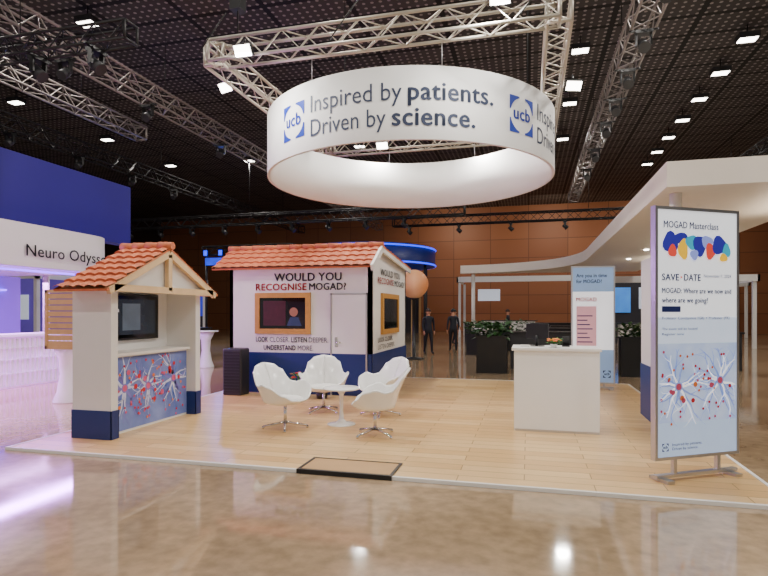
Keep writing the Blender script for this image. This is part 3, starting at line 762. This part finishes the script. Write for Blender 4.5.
def ped(loc,lab):
    e=empty('high_table',loc,lab,'table',group='white flared high tables')
    mb=MB(); mb.lathe([(.001,0),(.24,0),(.24,.02),(.17,.2),(.12,.5),(.14,.8),(.26,1.05),(.001,1.05)],32,whitegloss); fin(mb,'flared_base',e,local=True)
    mb=MB(); mb.lathe([(.001,1.05),(.36,1.05),(.36,1.08),(.001,1.08)],36,whitegloss); fin(mb,'table_top',e,local=True)
    return e
p1=ped((-8.1,8.3,0),'white high table with flared vase shaped base')
clone(p1,(-9.4,11.5,0)); clone(p1,(-9.2,14.5,0))

# ------------------------------------------------------------------ far structures
bc=(-9.3,32.0); R0=4.0
e=empty('blue_lit_pavilion',(bc[0],bc[1],0),'dark round pavilion edged with soft blue lights','exhibition stand')
pz0=4.3; pz1=5.3
mb=MB(); mb.lathe([(R0,pz0),(R0,pz1),(R0-.3,pz1+.1),(R0-.5,pz1+.1),(R0-.5,pz0),(R0,pz0)],64,M('pavilion_navy','#16205a',.4,emit=.35),(bc[0],bc[1],0)); fin(mb,'fascia_ring',e)
for za in (pz1-.05,pz0+.05):
    mb=MB(); mb.lathe([(R0+.01,za-.05),(R0+.06,za),(R0+.01,za+.05)],64,ledblue,(bc[0],bc[1],0)); fin(mb,'blue_light_tube',e)
for i in range(8):
    t=2*math.pi*i/8+.55; x=bc[0]+(R0-.3)*math.cos(t); y=bc[1]+(R0-.3)*math.sin(t); fin(MB().cyl((x,y,0),(x,y,pz0),.08,n=12,m=darkgrey),'column',e)
e=empty('blue_lit_gantry',(-13.6,24,0),'black lamp gantry glowing with blue stage lights','gantry')
for x in (-15.2,-12.0): fin(MB().cyl((x,24,0),(x,24,4.4),.06,n=10,m=black),'post',e)
mb=MB(); truss_geo(mb,(-15.3,24,4.6),(-10.6,24,4.6),.4,trussb,.03,.015); fin(mb,'crossbar_truss',e)
for i in range(6):
    x=-15+i*.8; mb=MB(); mb.box((x-.12,23.6,4.3),(x+.12,23.78,4.62),black); mb.poly([(x-.1,23.595,4.33),(x+.1,23.595,4.33),(x+.1,23.595,4.58),(x-.1,23.595,4.58)],ledblue)
    fin(mb,'blue_spotlight',e)
fin(MB().box((-15.2,23.9,3.9),(-10.8,23.98,4.25),M('blue_glow_panel','#1c3ad8',.4,emit=1.4,var=.4,scale=2)),'blue_panel',e)
gc=(-3.85,18.9)
e=empty('multicoloured_globe',(gc[0],gc[1],0),'round pale orange ball on a dark stand behind the house','globe')
gl=bpy.data.materials.new('globe_patches'); gl.use_nodes=True; nt,Nn,L=nodes(gl); bb=Nn['Principled BSDF']
tc=Nn.new('ShaderNodeTexCoord'); sp=Nn.new('ShaderNodeSeparateXYZ'); L.new(tc.outputs['Object'],sp.inputs[0]); mr=Nn.new('ShaderNodeMapRange'); mr.inputs[1].default_value=-.5; mr.inputs[2].default_value=.5; L.new(sp.outputs[0],mr.inputs[0])
cr=Nn.new('ShaderNodeValToRGB'); L.new(mr.outputs[0],cr.inputs[0])
cr.color_ramp.elements[0].color=lin('#3a4a9a'); cr.color_ramp.elements[1].color=lin('#d8844c')
q=cr.color_ramp.elements.new(.3); q.color=lin('#c88a60'); q=cr.color_ramp.elements.new(.6); q.color=lin('#e2a678')
L.new(cr.outputs[0],bb.inputs['Base Color']); L.new(cr.outputs[0],bb.inputs['Emission Color']); bb.inputs['Emission Strength'].default_value=.15; bb.inputs['Roughness'].default_value=.5
fin(MB().ball((gc[0],gc[1],2.6),.5,gl,32,20),'globe_ball',e)
fin(MB().lathe([(.001,0),(.35,0),(.35,.04),(.06,.08),(.06,2.05),(.2,2.1),(.001,2.12)],24,black,(gc[0],gc[1],0)),'plinth',e)

def stand(loc,w,d,h,fh,label,body,fasc,signs=(),back=True,cat='exhibition stand'):
    e=empty('far_exhibition_stand',loc,label,cat)
    mb=MB(); mb.box((-w/2-.1,-.1,h-fh),(w/2+.1,.05,h),fasc); mb.box((-w/2-.1,-.1,h-fh),(-w/2,d,h),fasc); mb.box((w/2,-.1,h-fh),(w/2+.1,d,h),fasc); fin(mb,'fascia',e,local=True)
    for x in (-w/2,w/2-.15):
        for y in (0,d-.15): fin(MB().box((x,y,0),(x+.15,y+.15,h-fh),fasc),'post',e,local=True)
    if back: fin(MB().box((-w/2,d,0),(w/2,d+.1,h),body),'back_wall',e,local=True)
    mb=MB()
    mb.box((-w*.3,.4,0),(w*.1,1.0,1.05),white); mb.box((-w*.32,.35,1.05),(w*.12,1.05,1.1),darkgrey); fin(mb,'counter',e,local=True)
    for x0,z0,x1,z1,m in signs: fin(MB().box((x0,d-.06,z0),(x1,d-.01,z1),m),'illuminated_screen',e,local=True)
    return e
scr1=M('screen_sky','#3f7fd0',.4,emit=.8,var=.4,scale=2); scr2=M('screen_indigo','#2a35b0',.4,emit=.8,var=.4,scale=2); scr3=M('screen_white','#d5deec',.4,emit=.5)
wallg=M('stand_grey','#6b6663',.6); walld=M('stand_dark','#2e2c33',.6)
stand((6.3,28,0),7,3,3.3,.3,'white framed stand with glowing blue screens',walld,white,[(-3,1.6,-1.2,2.9,scr1),(-.8,1.8,.2,2.9,scr3),(.8,1.5,2.9,2.9,scr2)])
stand((-.4,36,0),8,3,3.9,.35,'white framed stand by the timber wall',walld,white,[(-3,2.4,-1.5,3.2,scr3)],back=False)
stand((14,24,0),6,3,3.4,.35,'white stand with dark back wall and screens',walld,white,[(-2.4,1.4,-.4,2.8,scr2),(.4,1.6,2,2.8,scr1)])
stand((12.3,16.5,0),5,2.4,2.9,.22,'low white stand with bright fascia',wallg,white,[(-2,1.2,-.4,2.2,scr3)])
stand((-20.4,24.5,0),6,3,3.4,.4,'dark stand with glowing white screens',walld,white,[(-2.8,1.4,-1.5,2.4,scr3),(1,1.4,2.8,2.6,scr2)])
stand((-21,17,0),6,3,3.2,.3,'violet lit white stand with counters',M('violet_panel','#6a54b8',.5,emit=.3),white,[(-2,1.3,-.6,2.4,scr3)])
stand((-11,39,0),6,3,3.2,.4,'stand with warm timber fascia',walld,pine,[(-2,1.3,-.6,2.4,scr3)])
stand((9,40,0),9,3,3.6,.3,'long low white stand close to the timber wall',walld,white,[(-3,1.5,-1,2.6,scr2),(1,1.5,3,2.6,scr3)])

def planter(loc,w,d,h,ph,label,seed,size=.22):
    rnd=random.Random(seed); e=empty('planter_box',loc,label,'planter',group='black planters with green plants')
    mb=MB(); mb.box((-w/2,-d/2,0),(w/2,d/2,h-.05),black); mb.box((-w/2-.02,-d/2-.02,h-.05),(w/2+.02,-d/2+.03,h),black); mb.box((-w/2-.02,d/2-.03,h-.05),(w/2+.02,d/2+.02,h),black); mb.box((-w/2-.02,-d/2,h-.05),(-w/2+.03,d/2,h),black); mb.box((w/2-.03,-d/2,h-.05),(w/2+.02,d/2,h),black)
    fin(mb,'container',e,local=True)
    mb=MB()
    for k in range(3): leaves(mb,(-w/2+w*(k+.5)/3,0,h-.05),w*.25,ph*.7,60,leafd,size,rnd)
    fin(mb,'foliage',e,local=True,kind='stuff')
planter((-.95,15.2,0),.8,.5,1.0,.5,'black planter box with dark green foliage behind the platform',1)
planter((2.7,15.2,0),.9,.5,1.0,.5,'black planter box with tall leaves beneath the canopy',3)
planter((5.6,11.2,0),.8,.5,.75,.9,'dark planter with tall leafy plants near white counter',4,.3)
planter((6.9,13.4,0),1.0,.5,.9,1.0,'dark planter with bushy plants near far stand',5,.3)
planter((-6.6,15.5,0),.8,.5,.9,.5,'black planter behind the tiled house',6)
planter((-1.9,21.5,0),.8,.5,.8,.7,'black planter with bushy plant in the aisle',7)
planter((-.6,24,0),1.4,.5,.8,.7,'long black planter with tall green plants',9)
def bar(loc,w,label):
    e=empty('dark_bar_counter',loc,label,'counter',group='dark counters along the aisle')
    fin(MB().box((-w/2,-.3,0),(w/2,.3,1.02),darkgrey),'counter_body',e,local=True)
    fin(MB().box((-w/2-.05,-.35,1.02),(w/2+.05,.35,1.07),black),'counter_top',e,local=True)
    return e
b1=bar((-2.2,30,0),2.2,'dark grey bar counter with black top')
for q in ((1.2,30.5,0),(2.0,23.5,0),(-12.4,17.8,0),(.6,16.6,0),(4.6,17.6,0),(1.0,20.4,0)): clone(b1,q)
e=empty('white_display_counter',(5.6,9.5,0),'white display counter with glossy top in the aisle','counter')
mb=MB(); mb.box((5.2,9.2,0),(6.6,9.9,.95),white); fin(mb,'counter_body',e,bevel=.01)
mb=MB(); mb.box((5.15,9.15,.95),(6.65,9.95,1.0),whitegloss); fin(mb,'counter_top',e,bevel=.005)
for i,(x,y) in enumerate(((3.4,19.5),(-1.4,18.8),(5.4,20.5),(6.2,15.6))):
    clone(p1,(x,y,0))
e=empty('display_panel',(-7.6,16.5,0),'tall dark blue display panel with white text block','display panel')
mb=MB(); mb.box((-8.1,16.5,0),(-7.1,16.6,2.2),navy); fin(mb,'panel_board',e)
mb=MB(); mb.rect(P((-8.1,16.5,0),(1,0,0),(0,-1,0)),.15,1.2,.85,1.9,scr3,.004); fin(mb,'printed_block',e)

# ------------------------------------------------------------------ people
skin=M('skin','#c98f70',.6)
def person(loc,rz,top,trou,hairm,label,stride=.12,arm=.1,scale=1):
    import bmesh
    e=empty('person',loc,label,'person',rz=rz)
    bm=bmesh.new(); ly=bm.verts.layers.skin.verify()
    def V(x,y,z,r,root=False):
        v=bm.verts.new((x*scale,y*scale,z*scale)); v[ly].radius=(r*scale,r*scale*(.8 if z>.9 and z<1.4 else 1)); v[ly].use_root=root; return v
    E=lambda a,b: bm.edges.new((a,b))
    pel=V(0,0,.96,.13,True); sp=V(0,0,1.14,.12); ch=V(0,-.01,1.33,.145); nk=V(0,0,1.49,.055); hd=V(0,-.015,1.6,.085); tp_=V(0,-.01,1.69,.085)
    E(pel,sp);E(sp,ch);E(ch,nk);E(nk,hd);E(hd,tp_)
    for s in (-1,1):
        sh=V(s*.18,0,1.41,.06); el=V(s*.24,.02+s*arm*.3,1.13,.043); wr=V(s*.25,-.08+s*arm,.9,.03); hn=V(s*.25,-.1+s*arm,.83,.03)
        E(ch,sh);E(sh,el);E(el,wr);E(wr,hn)
        for k in range(4):
            f=V(s*.25,-.13+.02*k+s*arm,.78,.009); g_=V(s*.24,-.135+.02*k+s*arm,.735+.006*abs(k-1),.008); E(hn,f);E(f,g_)
        f=V(s*.23,-.15+s*arm,.82,.01); g_=V(s*.225,-.165+s*arm,.785,.009); E(hn,f);E(f,g_)
        hp=V(s*.09,0,.88,.1); kn=V(s*.1,-.03-s*stride*.6,.5,.062); an=V(s*.1,.03-s*stride*1.3,.1,.042); to=V(s*.11,-.13-s*stride*1.3,.04,.036)
        E(pel,hp);E(hp,kn);E(kn,an);E(an,to)
    me=bpy.data.meshes.new('body'); bm.to_mesh(me); bm.free()
    ob=bpy.data.objects.new('tmp',me); C.objects.link(ob)
    ob.modifiers.new('s','SKIN'); sb=ob.modifiers.new('u','SUBSURF'); sb.levels=2; sb.render_levels=2
    bpy.context.view_layer.update()
    m2=bpy.data.meshes.new_from_object(ob.evaluated_get(bpy.context.evaluated_depsgraph_get()))
    bpy.data.objects.remove(ob)
    for m in (top,trou,skin,black): m2.materials.append(m)
    for p in m2.polygons:
        c=p.center/scale; p.use_smooth=True
        p.material_index = 3 if c.z<.09 else (1 if c.z<.93 and abs(c.x)<.2 else (2 if c.z>1.48 or c.z<.9 else 0))
    b=bpy.data.objects.new('body',m2); C.objects.link(b); b.parent=e
    mb=MB()
    def hf(u,v):
        t=u*2*math.pi; el=math.pi/2*(1-v*1.15); r=.108
        return Vector((r*.9*math.cos(el)*math.cos(t)*scale,(.015+r*math.cos(el)*math.sin(t))*scale,(1.665+r*math.sin(el)*1.05)*scale))
    mb.grid(hf,16,8,hairm); fin(mb,'hair',e,local=True)
    for s in (-1,1): 
        fin(MB().ball((s*.033*scale,-.1*scale,1.645*scale),.01*scale,black,8,6),'eye',e,local=True); fin(MB().ball((s*.09*scale,-.01*scale,1.62*scale),.022*scale,skin,8,6),'ear',e,local=True)
    fin(MB().ball((0,-.108*scale,1.615*scale),.014*scale,skin,8,6),'nose',e,local=True); fin(MB().ball((0,-.1*scale,1.575*scale),.016*scale,M('lip','#9a4a44',.5),8,6,.3),'mouth',e,local=True)
dk=M('dark_jacket','#1c1f2a',.7); jn=M('dark_trousers','#15161c',.7); wh=M('white_shirt','#d8d5d0',.7); br_=M('brown_hair','#3a2418',.6); bl_=M('black_hair','#100c0a',.6); gr_=M('grey_jumper','#6b6e75',.7)
person((-3.75,21.2,0),math.radians(30),dk,jn,br_,'person in dark jacket and trousers walking through the hall')
person((-3.0,22.8,0),math.radians(200),dk,jn,bl_,'person in dark coat walking away through the aisle',.1)
person((-3.6,27.9,0),math.radians(120),gr_,jn,bl_,'person in grey jumper strolling in the aisle',.1)
person((-1.0,28.4,0),math.radians(90),dk,jn,br_,'person in dark clothes standing by a dark counter',.04,.03)
person((9.2,20,0),math.radians(60),wh,jn,br_,'person in white shirt standing at a far stand',.03,.02)
person((-14.0,15.0,0),math.radians(10),wh,jn,br_,'person in white shirt near the violet stand',.05,.02)

# ------------------------------------------------------------------ stand lamps
def aim(name,loc,tgt,sx,sy,pw,col=(1,.98,.94)):
    o=area(name,loc,(0,0,0),sx,sy,pw,col); d=Vector(tgt)-Vector(loc); o.rotation_euler=d.to_track_quat('-Z','Y').to_euler(); return o
aim('truss_lamp',(-3.95,ty0-.34,tz-.2),(-4.5,9.5,0),.25,.15,65)
aim('truss_lamp',(-.35,ty0-.34,tz+.05),(0,7,0),.25,.15,65)
aim('truss_lamp',(-3.2,ty1-.4,tz-.2),(-3,8,0),.25,.15,50)
aim('truss_lamp',(-1,ty1-.4,tz-.2),(-.5,9,0),.25,.15,50)
for x in (-6,2,10): aim('wall_washer_lamp',(x,41,9.3),(x,46,3),2,.3,190,(1,.8,.6))
aim('blue_lamp',(-13.6,23.4,4.2),(-12,17,0),.6,.3,150,(.1,.2,1))

w=bpy.data.worlds.new('World'); bpy.context.scene.world=w; w.use_nodes=True
w.node_tree.nodes['Background'].inputs[0].default_value=(1,.94,.88,1); w.node_tree.nodes['Background'].inputs[1].default_value=.5

cam=bpy.data.cameras.new('Camera'); co=bpy.data.objects.new('Camera',cam); C.objects.link(co)
co.location=(0,0,1.6+PZ); co.rotation_euler=(math.pi/2,0,math.radians(14.6)); cam.sensor_width=36; cam.lens=555/768*36; cam.shift_y=24/768; cam.clip_end=200
bpy.context.scene.camera=co
